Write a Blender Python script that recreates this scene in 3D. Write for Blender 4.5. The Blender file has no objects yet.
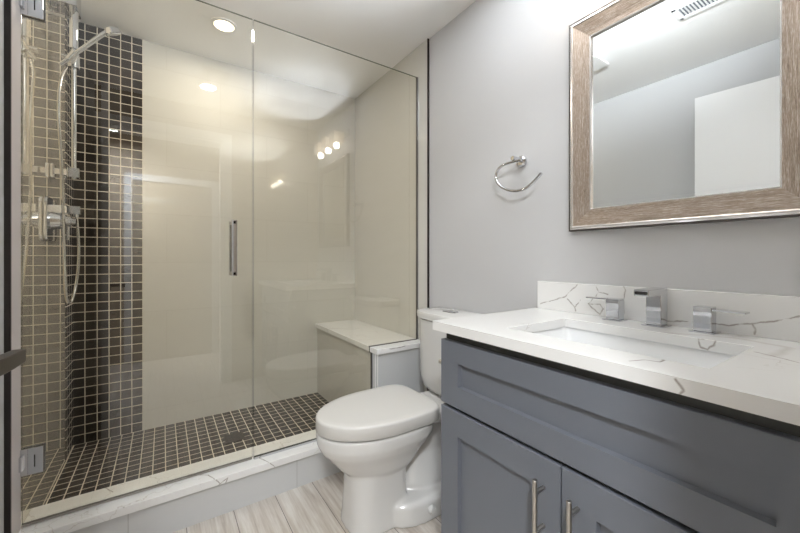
import bpy, bmesh, math, random
from mathutils import Vector, Matrix
PI = math.pi
SC = bpy.context.scene
COL = SC.collection
random.seed(4)

# ------------------------------------------------------------------ camera, world, exposure
YAW = math.radians(33.77)
cd = bpy.data.cameras.new('camera')
cam = bpy.data.objects.new('camera', cd)
COL.objects.link(cam)
cam.location = (0, 0, 1.16)
cam.rotation_euler = (PI / 2, 0, -YAW)
cd.sensor_width = 36
cd.lens = 354.4 / 800 * 36
cd.shift_y = -0.010
cd.clip_start = 0.02
SC.camera = cam
w = bpy.data.worlds.new('world')
SC.world = w
w.use_nodes = True
w.node_tree.nodes['Background'].inputs[0].default_value = (0.9, 0.95, 1, 1)
w.node_tree.nodes['Background'].inputs[1].default_value = 0.3
SC.view_settings.view_transform = 'Standard'
SC.view_settings.look = 'None'
SC.view_settings.gamma = 1
SC.view_settings.use_curve_mapping = False
SC.view_settings.exposure = 0.26
SC.cycles.max_bounces = 14
SC.cycles.transparent_max_bounces = 16
SC.cycles.glossy_bounces = 6
SC.cycles.diffuse_bounces = 6
SC.cycles.sample_clamp_indirect = 6

# room measures (metres)
XL, XR = -0.445, 1.377          # painted left wall, painted right wall
TL, TR = -0.430, 1.366          # tiled faces in the shower
YB = 2.735                      # tiled back wall
YT = 1.738                      # where the tiles end towards the room
CZ = 2.526                      # ceiling
SF = 0.086                      # shower floor
GY = 1.838                      # glass plane
BX = 1.030                      # bench face

# lights: (name, x, y, z, size, power, colour)
def area(name, loc, size, power, color, rot=(0, 0, 0), spread=PI, shape='DISK', sy=None):
    l = bpy.data.lights.new(name, 'AREA')
    l.shape = shape
    l.size = size
    if sy: l.size_y = sy
    l.energy = power
    l.color = color
    l.spread = spread
    o = bpy.data.objects.new(name, l)
    o.location = loc
    o.rotation_euler = rot
    COL.objects.link(o)
    return o
LAMP_SHOWER = 6.2
LAMP_VANITY = 0.45
FILL_CEILING = 74  # added spots that brighten the ceiling
FILL_HALL = 60  # added hall lamp, frontal fill through the doorway

# ------------------------------------------------------------------ materials
def mat(name, color=(0.8, 0.8, 0.8), rough=0.5, metal=0.0, ior=1.5, coat=0.0):
    m = bpy.data.materials.new(name)
    m.use_nodes = True
    b = m.node_tree.nodes['Principled BSDF']
    b.inputs['Base Color'].default_value = (*color, 1)
    b.inputs['Roughness'].default_value = rough
    b.inputs['Metallic'].default_value = metal
    b.inputs['IOR'].default_value = ior
    b.inputs['Coat Weight'].default_value = coat
    return m
class N:
    """small node-graph helper"""
    def __init__(s, m):
        s.t = m.node_tree
        s.b = s.t.nodes.get('Principled BSDF')
    def n(s, kind, **kw):
        x = s.t.nodes.new(kind)
        for k, v in kw.items(): setattr(x, k, v)
        return x
    def l(s, a, b): s.t.links.new(a, b)
    def math(s, op, a, b=None, c=None, clamp=False):
        x = s.n('ShaderNodeMath', operation=op, use_clamp=clamp)
        for i, v in enumerate((a, b, c)):
            if v is None: continue
            if hasattr(v, 'is_output'): s.l(v, x.inputs[i])
            else: x.inputs[i].default_value = v
        return x.outputs[0]
    def coords(s, kind='Object'):
        return s.n('ShaderNodeTexCoord').outputs[kind]
    def plane(s, src, a, b, oa=0.0, ob=0.0):
        sep = s.n('ShaderNodeSeparateXYZ'); s.l(src, sep.inputs[0])
        cmb = s.n('ShaderNodeCombineXYZ')
        s.l(s.math('SUBTRACT', sep.outputs[a], oa), cmb.inputs[0])
        s.l(s.math('SUBTRACT', sep.outputs[b], ob), cmb.inputs[1])
        return cmb.outputs[0]
    def noise(s, vec, scale, detail=3, rough=0.5, dist=0.0):
        x = s.n('ShaderNodeTexNoise')
        x.inputs['Scale'].default_value = scale
        x.inputs['Detail'].default_value = detail
        x.inputs['Roughness'].default_value = rough
        x.inputs['Distortion'].default_value = dist
        s.l(vec, x.inputs['Vector'])
        return x.outputs[0]
    def scalev(s, vec, sc):
        x = s.n('ShaderNodeVectorMath', operation='MULTIPLY')
        s.l(vec, x.inputs[0]); x.inputs[1].default_value = sc
        return x.outputs[0]
    def ramp(s, fac, stops):
        x = s.n('ShaderNodeValToRGB')
        e = x.color_ramp.elements
        while len(e) < len(stops): e.new(0.5)
        for k, (p, c) in enumerate(stops):
            e[k].position = p
            e[k].color = (*c, 1) if len(c) == 3 else c
        s.l(fac, x.inputs[0])
        return x.outputs[0]
    def mix(s, f, a, b, blend='MIX'):
        x = s.n('ShaderNodeMix', data_type='RGBA', blend_type=blend)
        for i, v in ((0, f), (6, a), (7, b)):
            if hasattr(v, 'is_output'): s.l(v, x.inputs[i])
            elif i == 0: x.inputs[0].default_value = v
            else: x.inputs[i].default_value = (*v, 1)
        return x.outputs[2]
    def bump(s, h, strength=0.3, dist=0.001):
        x = s.n('ShaderNodeBump')
        x.inputs['Strength'].default_value = strength
        x.inputs['Distance'].default_value = dist
        s.l(h, x.inputs['Height'])
        s.l(x.outputs[0], s.b.inputs['Normal'])

def paint(name, color, rough=0.6, bump=0.15):
    m = mat(name, color, rough)
    g = N(m)
    c = g.coords()
    g.bump(g.noise(c, 160, 2), bump, 0.0006)
    n = g.noise(c, 2.0, 2)
    g.l(g.mix(n, tuple(v * 0.985 for v in color), tuple(min(1, v * 1.015) for v in color)), g.b.inputs['Base Color'])
    return m

def mosaic(name, a, b, oa, ob, pitch=0.0545):
    m = mat(name, rough=0.28)
    g = N(m)
    v = g.plane(g.coords(), a, b, oa, ob)
    br = g.n('ShaderNodeTexBrick', offset=0.0, squash=1.0)
    br.inputs['Scale'].default_value = 1
    br.inputs['Brick Width'].default_value = pitch
    br.inputs['Row Height'].default_value = pitch
    br.inputs['Mortar Size'].default_value = 0.0025
    br.inputs['Mortar Smooth'].default_value = 0.15
    br.inputs['Bias'].default_value = 0.0
    br.inputs['Color1'].default_value = (0.012, 0.008, 0.006, 1)
    br.inputs['Color2'].default_value = (0.026, 0.019, 0.014, 1)
    br.inputs['Mortar'].default_value = (0.66, 0.60, 0.50, 1)
    g.l(v, br.inputs['Vector'])
    grain = g.noise(g.scalev(v, (30, 140, 1)), 1.0, 3)
    col = g.mix(0.35, br.outputs[0], g.mix(grain, (0.55, 0.55, 0.55), (1.5, 1.5, 1.5)), 'MULTIPLY')
    g.l(col, g.b.inputs['Base Color'])
    g.l(g.math('MULTIPLY_ADD', br.outputs[1], 0.45, 0.13), g.b.inputs['Roughness'])
    g.bump(g.math('SUBTRACT', 1.0, br.outputs[1]), 0.5, 0.0012)
    return m

def bigtile(name, a, b, oa, ob, c1, c2, w_=0.62, h_=0.31, offset=0.5, rough=0.012, joint=(0.55, 0.53, 0.48), mortar=0.0012, ior=1.6):
    m = mat(name, rough=rough)
    g = N(m)
    v = g.plane(g.coords(), a, b, oa, ob)
    br = g.n('ShaderNodeTexBrick', offset=offset, squash=1.0)
    br.inputs['Scale'].default_value = 1
    br.inputs['Brick Width'].default_value = w_
    br.inputs['Row Height'].default_value = h_
    br.inputs['Mortar Size'].default_value = mortar
    br.inputs['Mortar Smooth'].default_value = 0.3
    br.inputs['Color1'].default_value = (*c1, 1)
    br.inputs['Color2'].default_value = (*c2, 1)
    br.inputs['Mortar'].default_value = (*joint, 1)
    g.l(v, br.inputs['Vector'])
    cloud = g.noise(g.scalev(v, (3, 14, 1)), 1.0, 4, 0.6, 0.6)
    g.l(g.mix(0.10, br.outputs[0], g.mix(cloud, (0.6, 0.6, 0.58), (1.15, 1.15, 1.15)), 'MULTIPLY'), g.b.inputs['Base Color'])
    g.b.inputs['IOR'].default_value = ior
    if rough > 0:
        g.l(g.math('MULTIPLY_ADD', br.outputs[1], 0.5, rough), g.b.inputs['Roughness'])
        g.bump(g.math('SUBTRACT', 1.0, br.outputs[1]), 0.3, 0.0006)
    return m

def quartz(name, org, lines, soft=(), scale=5.0, gate=(0.5, 0.6), rough=0.12):
    """white stone: drawn veins (lines, in room measures) plus fine random cracks; org = base of the thing"""
    m = mat(name, rough=rough)
    g = N(m)
    ad = g.n('ShaderNodeVectorMath', operation='ADD'); g.l(g.coords(), ad.inputs[0]); ad.inputs[1].default_value = org
    c = ad.outputs[0]
    def warped(sc, amt):
        t = g.n('ShaderNodeTexNoise'); t.inputs['Scale'].default_value = sc; t.inputs['Detail'].default_value = 5
        g.l(c, t.inputs['Vector'])
        u = g.n('ShaderNodeVectorMath', operation='SUBTRACT'); g.l(t.outputs[1], u.inputs[0]); u.inputs[1].default_value = (0.5, 0.5, 0.5)
        v = g.n('ShaderNodeVectorMath', operation='SCALE'); g.l(u.outputs[0], v.inputs[0]); v.inputs['Scale'].default_value = amt
        w_ = g.n('ShaderNodeVectorMath', operation='ADD'); g.l(c, w_.inputs[0]); g.l(v.outputs[0], w_.inputs[1])
        return w_.outputs[0]
    def dist(polys, src):
        cur = None
        for pl in polys:
            for p, q in zip(pl, pl[1:]):
                p, q = Vector(p), Vector(q); d = q - p
                s1 = g.n('ShaderNodeVectorMath', operation='SUBTRACT'); g.l(src, s1.inputs[0]); s1.inputs[1].default_value = p
                dt = g.n('ShaderNodeVectorMath', operation='DOT_PRODUCT'); g.l(s1.outputs[0], dt.inputs[0]); dt.inputs[1].default_value = d
                t = g.math('MULTIPLY', dt.outputs['Value'], 1 / max(d.length_squared, 1e-9), clamp=True)
                sc_ = g.n('ShaderNodeVectorMath', operation='SCALE'); sc_.inputs[0].default_value = d; g.l(t, sc_.inputs['Scale'])
                ln = g.n('ShaderNodeVectorMath', operation='DISTANCE'); g.l(s1.outputs[0], ln.inputs[0]); g.l(sc_.outputs[0], ln.inputs[1])
                cur = ln.outputs['Value'] if cur is None else g.math('MINIMUM', cur, ln.outputs['Value'])
        return cur
    vo = g.n('ShaderNodeTexVoronoi', feature='DISTANCE_TO_EDGE'); vo.inputs['Scale'].default_value = scale
    g.l(warped(6, 0.3), vo.inputs['Vector'])
    e = g.math('SUBTRACT', 1.0, g.math('DIVIDE', vo.outputs['Distance'], 0.012), clamp=True)
    mr_ = g.n('ShaderNodeMapRange'); mr_.inputs[1].default_value = gate[0]; mr_.inputs[2].default_value = gate[1]
    g.l(g.noise(c, 3.4, 2), mr_.inputs[0])
    col = g.mix(g.math('MULTIPLY', g.math('MULTIPLY', e, mr_.outputs[0]), 0.5), (0.80, 0.80, 0.795), (0.40, 0.34, 0.29))
    cl = g.noise(c, 5, 3)
    col = g.mix(0.06, col, g.mix(cl, (0.5, 0.5, 0.5), (1.2, 1.2, 1.2)), 'MULTIPLY')
    if soft:
        f = g.math('SUBTRACT', 1.0, g.math('DIVIDE', dist(soft, warped(16, 0.03)), 0.016), clamp=True)
        col = g.mix(g.math('MULTIPLY', f, 0.38), col, (0.42, 0.34, 0.28))
    if lines:
        thick = g.math('MULTIPLY_ADD', g.noise(c, 30, 2), 0.0060, 0.0004)
        f = g.math('SUBTRACT', 1.0, g.math('DIVIDE', dist(lines, warped(45, 0.010)), thick), clamp=True)
        col = g.mix(g.math('MULTIPLY', f, 0.85), col, (0.20, 0.16, 0.13))
    g.l(col, g.b.inputs['Base Color'])
    return m

M = {}
M['wall'] = paint('wall_paint', (0.55, 0.55, 0.56), 0.55)
M['hall_wall'] = paint('hall_paint', (0.42, 0.355, 0.275), 0.7)
M['near_wall'] = paint('near_wall_paint', (0.53, 0.52, 0.525), 0.6)
M['ceil'] = paint('ceiling_paint', (0.87, 0.87, 0.87), 0.7)
M['trim'] = mat('white_trim', (0.80, 0.80, 0.80), 0.3)
M['door'] = mat('white_door', (0.82, 0.82, 0.83), 0.35)
M['tile_back'] = bigtile('glossy_tile_back', 0, 2, 0.02, 0.205, (0.60, 0.59, 0.55), (0.615, 0.605, 0.565), joint=(0.48, 0.465, 0.42), mortar=0.0012)
M['tile_left'] = bigtile('glossy_tile_left', 1, 2, 0.1, 0.205, (0.93, 0.83, 0.66), (0.95, 0.85, 0.68), rough=0.0, ior=1.75)
def polished(m, color, gloss):
    """high polish: matt body seen square on, near mirror at a grazing view"""
    g = N(m); t = g.t
    col = g.b.inputs['Base Color'].links[0].from_socket
    out = [n for n in t.nodes if n.type == 'OUTPUT_MATERIAL'][0]
    lw = g.n('ShaderNodeLayerWeight'); lw.inputs[0].default_value = 0.5
    mr_ = g.n('ShaderNodeMapRange', clamp=True)
    for k, v in enumerate((0.35, 0.74, 0.04, 0.77)): mr_.inputs[k + 1].default_value = v
    g.l(lw.outputs['Facing'], mr_.inputs[0])
    df = g.n('ShaderNodeBsdfDiffuse'); g.l(g.mix(1.0, col, color, 'MULTIPLY'), df.inputs[0])
    gl = g.n('ShaderNodeBsdfGlossy'); gl.inputs['Roughness'].default_value = 0; gl.inputs[0].default_value = (*gloss, 1)
    mx = g.n('ShaderNodeMixShader')
    g.l(mr_.outputs[0], mx.inputs[0]); g.l(df.outputs[0], mx.inputs[1]); g.l(gl.outputs[0], mx.inputs[2])
    g.l(mx.outputs[0], out.inputs[0])
polished(M['tile_left'], (1, 1, 1), (0.92, 0.90, 0.86))
M['tile_right'] = bigtile('glossy_tile_right', 1, 2, 0.5, 0.205, (0.60, 0.59, 0.55), (0.615, 0.605, 0.565), joint=(0.50, 0.48, 0.44), mortar=0.001)
M['tile_face'] = bigtile('pale_tile_face', 0, 2, -0.416, -0.3, (0.60, 0.61, 0.62), (0.58, 0.59, 0.60), w_=0.68, h_=0.6, offset=0, rough=0.2, joint=(0.36, 0.36, 0.36), mortar=0.0016)
M['door2'] = mat('beige_hall_door', (0.45, 0.39, 0.31), 0.4)
M['tile_plain'] = mat('pale_tile_plain', (0.60, 0.61, 0.62), 0.2)
M['jamb'] = mat('pale_jamb_strip', (0.60, 0.56, 0.56), 0.35)
M['mosaic_back'] = mosaic('mosaic_back', 0, 2, -0.105, SF)
M['mosaic_left'] = mosaic('mosaic_left', 1, 2, YB - 0.001, SF)
M['mosaic_floor'] = mosaic('mosaic_floor', 0, 1, -0.425, YB)
COUNTER_VEINS = [[(1.354, 0.506, 0.96), (1.354, 0.464, 0.959), (1.354, 0.412, 0.965), (1.354, 0.35, 0.967), (1.354, 0.322, 0.967), (1.354, 0.298, 0.975), (1.354, 0.274, 0.98), (1.354, 0.242, 0.989), (1.354, 0.215, 0.999), (1.354, 0.186, 1.013)],
    [(1.354, 0.274, 0.98), (1.354, 0.268, 0.966), (1.354, 0.27, 0.952)],
    [(1.354, 0.936, 0.964), (1.354, 0.9, 0.978), (1.354, 0.871, 0.987), (1.354, 0.821, 1.007), (1.354, 0.794, 1.034), (1.354, 0.771, 1.058)],
    [(1.354, 0.813, 0.997), (1.354, 0.784, 0.97), (1.354, 0.779, 0.953)],
    [(1.354, 0.758, 0.998), (1.354, 0.783, 0.968)],
    [(1.354, 0.729, 0.986), (1.354, 0.698, 0.961), (1.354, 0.686, 0.953), (1.354, 0.674, 0.973), (1.354, 0.684, 0.99), (1.354, 0.729, 0.986)],
    [(1.354, 0.697, 1.051), (1.354, 0.688, 1.033), (1.354, 0.702, 1.017), (1.354, 0.729, 0.986)],
    [(1.354, 0.688, 1.033), (1.354, 0.656, 1.03)],
    [(1.354, 0.605, 1.062), (1.354, 0.597, 1.049), (1.354, 0.601, 1.017), (1.354, 0.603, 0.964)],
    [(0.774, 0.256, 0.94), (0.774, 0.245, 0.925), (0.774, 0.252, 0.913)],
    [(0.814, 0.35, 0.945), (0.849, 0.336, 0.945), (0.858, 0.312, 0.945), (0.882, 0.313, 0.945)],
    [(1.2, 0.348, 0.943), (1.2, 0.309, 0.953), (1.2, 0.315, 0.933), (1.2, 0.327, 0.918), (1.2, 0.344, 0.922), (1.2, 0.348, 0.943)],
    [(1.132, 0.224, 0.945), (1.118, 0.192, 0.945), (1.089, 0.149, 0.945)]]
COUNTER_SOFT = [[(1.216, 0.417, 0.945), (1.255, 0.359, 0.945), (1.286, 0.293, 0.945), (1.273, 0.233, 0.945), (1.252, 0.187, 0.945), (1.118, 0.192, 0.945)]]
CURB_VEINS = [[(-0.125, 1.766, 0.211), (-0.128, 1.766, 0.18)],
    [(0.428, 1.766, 0.176), (0.452, 1.766, 0.149), (0.442, 1.766, 0.132)],
    [(0.196, 1.766, 0.174), (0.212, 1.766, 0.151), (0.192, 1.766, 0.136)],
    [(0.212, 1.766, 0.151), (0.244, 1.766, 0.167), (0.232, 1.766, 0.135), (0.196, 1.766, 0.143)],
    [(0.139, 1.837, 0.18), (0.169, 1.817, 0.18), (0.195, 1.756, 0.18)],
    [(0.377, 1.852, 0.18), (0.402, 1.815, 0.18), (0.426, 1.758, 0.18)],
    [(0.426, 1.758, 0.18), (0.471, 1.749, 0.18), (0.506, 1.756, 0.18)],
    [(-0.21, 1.969, 0.18), (-0.19, 1.932, 0.18), (-0.175, 1.906, 0.18)]]
M['quartz'] = quartz('white_quartz_counter', (1.07, 0.49, 0.915), COUNTER_VEINS, COUNTER_SOFT, 6, gate=(0.62, 0.72))
M['quartz2'] = quartz('white_quartz_curb', (0.3, 1.86, 0), CURB_VEINS, (), 5, gate=(0.44, 0.56))
M['quartz3'] = quartz('white_quartz_bench', (1.2, 2.2, 0), [[(1.014, 2.50, 0.64), (1.014, 2.47, 0.61)], [(1.03, 2.49, 0.64), (1.16, 2.36, 0.64), (1.23, 2.37, 0.64)], [(1.1, 1.752, 0.633), (1.17, 1.752, 0.630), (1.21, 1.752, 0.634)]], (), 5, gate=(0.44, 0.56))
M['black_trim'] = mat('dark_bronze_trim', (0.035, 0.03, 0.028), 0.35, 0.6)
M['chrome'] = mat('chrome', (0.60, 0.61, 0.635), 0.05, 1.0)
M['satin'] = mat('satin_nickel', (0.48, 0.46, 0.43), 0.30, 1.0)
M['bronze_handle'] = mat('dark_nickel', (0.10, 0.083, 0.075), 0.3, 1.0)
M['clear_seal'] = mat('grey_seal', (0.30, 0.28, 0.25), 0.3)
M['hose'] = mat('hose_steel', (0.50, 0.49, 0.47), 0.18, 1.0)
M['black'] = mat('black_rubber', (0.015, 0.015, 0.015), 0.5)
M['cab'] = paint('grey_lacquer', (0.146, 0.159, 0.187), 0.36, 0.04)
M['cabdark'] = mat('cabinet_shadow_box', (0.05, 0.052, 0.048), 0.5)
M['china'] = mat('white_china', (0.67, 0.665, 0.655), 0.10, coat=0.3)
M['seat'] = mat('white_seat_plastic', (0.63, 0.62, 0.60), 0.22)
M['sink'] = mat('white_sink', (0.80, 0.81, 0.82), 0.08)
M['mirror'] = mat('mirror_silver', (0.92, 0.95, 0.95), 0.0, 1.0)
M['bolt'] = mat('bolt_cap', (0.62, 0.62, 0.61), 0.3)
M['drain'] = mat('dark_bronze_drain', (0.045, 0.035, 0.025), 0.35, 0.7)
M['grey_lip'] = mat('silver_lip', (0.72, 0.69, 0.67), 0.25, 0.7)
M['frame_edge'] = mat('dark_frame_edge', (0.06, 0.05, 0.045), 0.4, 0.3)

def emit(name, col, s):
    m = bpy.data.materials.new(name); m.use_nodes = True
    b = m.node_tree.nodes['Principled BSDF']
    b.inputs['Base Color'].default_value = (*col, 1)
    b.inputs['Emission Color'].default_value = (*col, 1)
    b.inputs['Emission Strength'].default_value = s
    return m
M['lens_warm'] = emit('lamp_lens_warm', (1, 0.80, 0.56), 5)
M['lens'] = emit('lamp_lens', (1, 0.95, 0.88), 8)
M['bulb'] = emit('bulb', (1, 0.88, 0.72), 2.2)
M['hall_fill_lens'] = emit('hall_fill_glow', (1, 0.93, 0.84), 6)  # glowing dome of the added hall lamp

def glass(name, tint, k=2.3):
    m = bpy.data.materials.new(name); m.use_nodes = True
    t = m.node_tree
    t.nodes.clear()
    g = N(m)
    out = g.n('ShaderNodeOutputMaterial')
    fr = g.n('ShaderNodeFresnel'); fr.inputs[0].default_value = 1.5
    geo = g.n('ShaderNodeNewGeometry')
    fac = g.math('MULTIPLY', g.math('MULTIPLY', fr.outputs[0], k), g.math('SUBTRACT', 1.0, geo.outputs['Backfacing']), clamp=True)
    tr = g.n('ShaderNodeBsdfTransparent'); tr.inputs[0].default_value = (*tint, 1)
    gl = g.n('ShaderNodeBsdfGlossy'); gl.inputs['Roughness'].default_value = 0.0
    gl.inputs['Color'].default_value = (1, 1, 1, 1)
    mx = g.n('ShaderNodeMixShader')
    g.l(fac, mx.inputs[0]); g.l(tr.outputs[0], mx.inputs[1]); g.l(gl.outputs[0], mx.inputs[2])
    g.l(mx.outputs[0], out.inputs[0])
    return m
M['glass'] = glass('shower_glass', (0.984, 0.980, 0.953), 2.3)
M['glass_edge'] = mat('glass_edge', (0.10, 0.12, 0.09), 0.15)
M['shade'] = emit('frosted_lamp_glass', (1, 0.90, 0.76), 0.7)
M['shade'].node_tree.nodes['Principled BSDF'].inputs['Alpha'].default_value = 0.35

# brushed champagne frame, grain along U
def brushed():
    m = mat('brushed_champagne_frame', rough=0.38, metal=0.55)
    g = N(m)
    uv = g.coords('UV')
    n1 = g.noise(g.scalev(uv, (14, 420, 1)), 1.0, 4, 0.65)
    n2 = g.noise(g.scalev(uv, (70, 900, 1)), 1.0, 2, 0.6)
    mixn = g.math('ADD', g.math('MULTIPLY', n1, 0.6), g.math('MULTIPLY', n2, 0.4))
    col = g.ramp(mixn, [(0.34, (0.15, 0.105, 0.078)), (0.50, (0.34, 0.27, 0.215)), (0.64, (0.60, 0.53, 0.47))])
    g.l(col, g.b.inputs['Base Color'])
    g.bump(n1, 0.25, 0.0006)
    return m
M['frame'] = brushed()

# wood-look floor planks running along Y
def planks():
    m = mat('wood_look_planks', rough=0.32)
    g = N(m)
    v = g.plane(g.coords(), 1, 0, 0.32, 0.084)
    br = g.n('ShaderNodeTexBrick', offset=0.37, squash=1.0)
    br.inputs['Scale'].default_value = 1
    br.inputs['Brick Width'].default_value = 1.0
    br.inputs['Row Height'].default_value = 0.186
    br.inputs['Mortar Size'].default_value = 0.0016
    br.inputs['Mortar Smooth'].default_value = 0.1
    br.inputs['Color1'].default_value = (0.30, 0.30, 0.30, 1)
    br.inputs['Color2'].default_value = (0.85, 0.85, 0.85, 1)
    br.inputs['Mortar'].default_value = (0.0, 0.0, 0.0, 1)
    g.l(v, br.inputs['Vector'])
    off = g.n('ShaderNodeVectorMath', operation='ADD')
    g.l(g.scalev(v, (2.2, 26, 1)), off.inputs[0]); g.l(g.scalev(br.outputs[0], (7, 5, 3)), off.inputs[1])
    n1 = g.noise(off.outputs[0], 1.0, 5, 0.6, 0.5)
    n2 = g.noise(g.scalev(off.outputs[0], (2.5, 4, 1)), 1.0, 3, 0.6)
    f = g.math('ADD', g.math('MULTIPLY', n1, 0.65), g.math('MULTIPLY', n2, 0.35))
    f = g.math('ADD', f, g.math('MULTIPLY', g.math('SUBTRACT', br.outputs[0], 0.55), 0.14))
    col = g.ramp(f, [(0.28, (0.34, 0.29, 0.245)), (0.45, (0.53, 0.48, 0.43)), (0.62, (0.68, 0.65, 0.61))])
    col = g.mix(br.outputs[1], col, (0.16, 0.14, 0.13))
    g.l(col, g.b.inputs['Base Color'])
    g.bump(g.math('SUBTRACT', n1, br.outputs[1]), 0.2, 0.001)
    return m
M['floor'] = planks()

# ------------------------------------------------------------------ mesh helpers
def BM(): return bmesh.new()
def box(bm, x0, x1, y0, y1, z0, z1, mi=0):
    v = [bm.verts.new((x, y, z)) for x in (x0, x1) for y in (y0, y1) for z in (z0, z1)]
    fs = []
    for q in ((0, 1, 3, 2), (4, 6, 7, 5), (0, 4, 5, 1), (2, 3, 7, 6), (0, 2, 6, 4), (1, 5, 7, 3)):
        f = bm.faces.new([v[i] for i in q]); f.material_index = mi; fs.append(f)
    return fs
def loft(bm, rings, cap0=True, cap1=True):
    vs = [[bm.verts.new(p) for p in r] for r in rings]
    n = len(rings[0])
    for a, b in zip(vs, vs[1:]):
        for i in range(n):
            j = (i + 1) % n
            bm.faces.new((a[i], a[j], b[j], b[i]))
    if cap0: bm.faces.new(list(reversed(vs[0])))
    if cap1: bm.faces.new(vs[-1])
def frame_of(d):
    d = d.normalized()
    u = Vector((0, 0, 1)) if abs(d.z) < 0.9 else Vector((1, 0, 0))
    a = d.cross(u).normalized()
    return a, d.cross(a).normalized()
def tube(bm, pts, r, n=14, radii=None):
    pts = [Vector(p) for p in pts]
    rings = []
    a = None
    for i, p in enumerate(pts):
        d = (pts[min(i + 1, len(pts) - 1)] - pts[max(i - 1, 0)]).normalized()
        if a is None: a, b = frame_of(d)
        else:
            a = (a - d * a.dot(d)).normalized(); b = d.cross(a).normalized()
        rr = radii[i] if radii else r
        rings.append([p + (a * math.cos(t) + b * math.sin(t)) * rr for t in [2 * PI * k / n for k in range(n)]])
    loft(bm, rings)
def spline(pts, sub=8):
    pts = [Vector(p) for p in pts]
    out = []
    for i in range(len(pts) - 1):
        p0, p1, p2, p3 = pts[max(i - 1, 0)], pts[i], pts[i + 1], pts[min(i + 2, len(pts) - 1)]
        for k in range(sub):
            t = k / sub
            out.append(0.5 * ((2 * p1) + (p2 - p0) * t + (2 * p0 - 5 * p1 + 4 * p2 - p3) * t * t + (3 * p1 - p0 - 3 * p2 + p3) * t ** 3))
    out.append(pts[-1])
    return out
def cyl(bm, p0, p1, r, n=28, r1=None):
    tube(bm, [p0, p1], r, n, [r, r if r1 is None else r1])
def slab(bm, pts, axis, a0, a1):
    """extrude a polygon given in the two other axes from a0 to a1 along axis"""
    def P(p, a):
        q = list(p); q.insert(axis, a); return q
    loft(bm, [[P(p, a0) for p in pts], [P(p, a1) for p in pts]])
def rrect(cx, cy, w_, h_, r, n=5):
    o = []
    for sx, sy, t0 in ((1, 1, 0), (-1, 1, 90), (-1, -1, 180), (1, -1, 270)):
        for k in range(n + 1):
            t = math.radians(t0 + 90 * k / n)
            o.append((cx + sx * (w_ / 2 - r) + r * math.cos(t), cy + sy * (h_ / 2 - r) + r * math.sin(t)))
    return o
def finish(ob, bevel=0, smooth=False, seg=2, angle=35):
    me = ob.data
    if smooth:
        for p in me.polygons: p.use_smooth = True
        try:
            me.set_sharp_from_angle(angle=math.radians(angle))
        except Exception: pass
    if bevel:
        b = ob.modifiers.new('bevel', 'BEVEL'); b.width = bevel; b.segments = seg
        b.limit_method = 'ANGLE'; b.angle_limit = math.radians(40); b.harden_normals = False
def obj(name, bm, m, parent=None, bevel=0, smooth=False, label=None, seg=2, angle=35, origin=None):
    bmesh.ops.remove_doubles(bm, verts=bm.verts, dist=1e-6)
    bmesh.ops.recalc_face_normals(bm, faces=bm.faces)
    org = Vector((0, 0, 0))
    q = parent
    while q is not None: org += Vector(q.location); q = q.parent
    loc = Vector((0, 0, 0))
    if parent is None and origin is not None: loc = Vector(origin); org = loc
    if org.length > 0: bmesh.ops.translate(bm, verts=bm.verts, vec=-org)
    me = bpy.data.meshes.new(name); bm.to_mesh(me); bm.free()
    ob = bpy.data.objects.new(name, me); COL.objects.link(ob)
    for x in (m if isinstance(m, (list, tuple)) else [m]): me.materials.append(x)
    ob.location = loc
    if parent is not None: ob.parent = parent
    if label: ob['label'] = label
    finish(ob, bevel, smooth, seg, angle)
    return ob
def tag(o, label, cat, group=None, kind=None):
    o['label'] = label; o['category'] = cat
    if group: o['group'] = group
    if kind: o['kind'] = kind
    return o
def thing(name, label, cat, loc, group=None):
    o = bpy.data.objects.new(name, None); COL.objects.link(o)
    o.empty_display_size = 0.05
    o.location = loc
    return tag(o, label, cat, group)
def struct(name, bm, m, label=None, parent=None, **kw):
    o = obj(name, bm, m, parent, **kw)
    o['kind'] = 'structure'
    if label: o['label'] = label
    return o
def copy_tree(o, loc):
    c = o.copy(); COL.objects.link(c); c.location = loc
    for ch in list(o.children):
        d = ch.copy(); COL.objects.link(d); d.parent = c
        for g_ in list(ch.children):
            e = g_.copy(); COL.objects.link(e); e.parent = d
    return c

# ------------------------------------------------------------------ the setting
HY = -1.25                 # hall wall behind the camera
NY0, NY1 = -0.11, 0.02     # the wall with the doorway
DX0, DX1, DZ = -0.385, 0.46, 2.24
bm = BM(); box(bm, -1.6, 2.2, HY, GY - 0.05, -0.05, 0)
struct('floor', bm, M['floor'], 'wood look plank floor in pale greige')
bm = BM(); box(bm, -1.6, 2.2, HY - 0.1, YB + 0.1, CZ, CZ + 0.1)
struct('ceiling', bm, M['ceil'], 'flat off white ceiling')
bm = BM(); box(bm, TL - 0.02, TR + 0.02, 1.90, YB + 0.02, 0, SF)
sfloor = struct('floor_shower', bm, M['mosaic_floor'], 'dark brown mosaic shower floor with pale grout')
bm = BM(); box(bm, XR, XR + 0.1, NY0, YB + 0.1, 0, CZ)
wr = struct('wall_right', bm, M['wall'], 'light grey painted wall behind toilet and vanity')
bm = BM(); box(bm, TR, XR, YT, YB, 0, CZ)
struct('wall_right_tile', bm, M['tile_right'], 'glossy pale tile on the shower side wall above the bench')
bm = BM(); box(bm, TR - 0.001, XR, YT - 0.007, YT, 0.0, CZ)
struct('trim_1', bm, M['black_trim'], 'dark edge strip where the shower tile meets the grey wall')
bm = BM(); box(bm, XL - 0.1, XL, NY0, YB + 0.1, 0, CZ)
struct('wall_left', bm, M['wall'], 'light grey painted wall seen in the mirror')
bm = BM(); box(bm, XL, TL, YT, YB, 0, CZ)
struct('wall_left_tile', bm, M['tile_left'], 'glossy beige tiled shower wall carrying the shower fittings')
bm = BM(); box(bm, XL, TL + 0.001, YT - 0.007, YT, 0, CZ)
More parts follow.
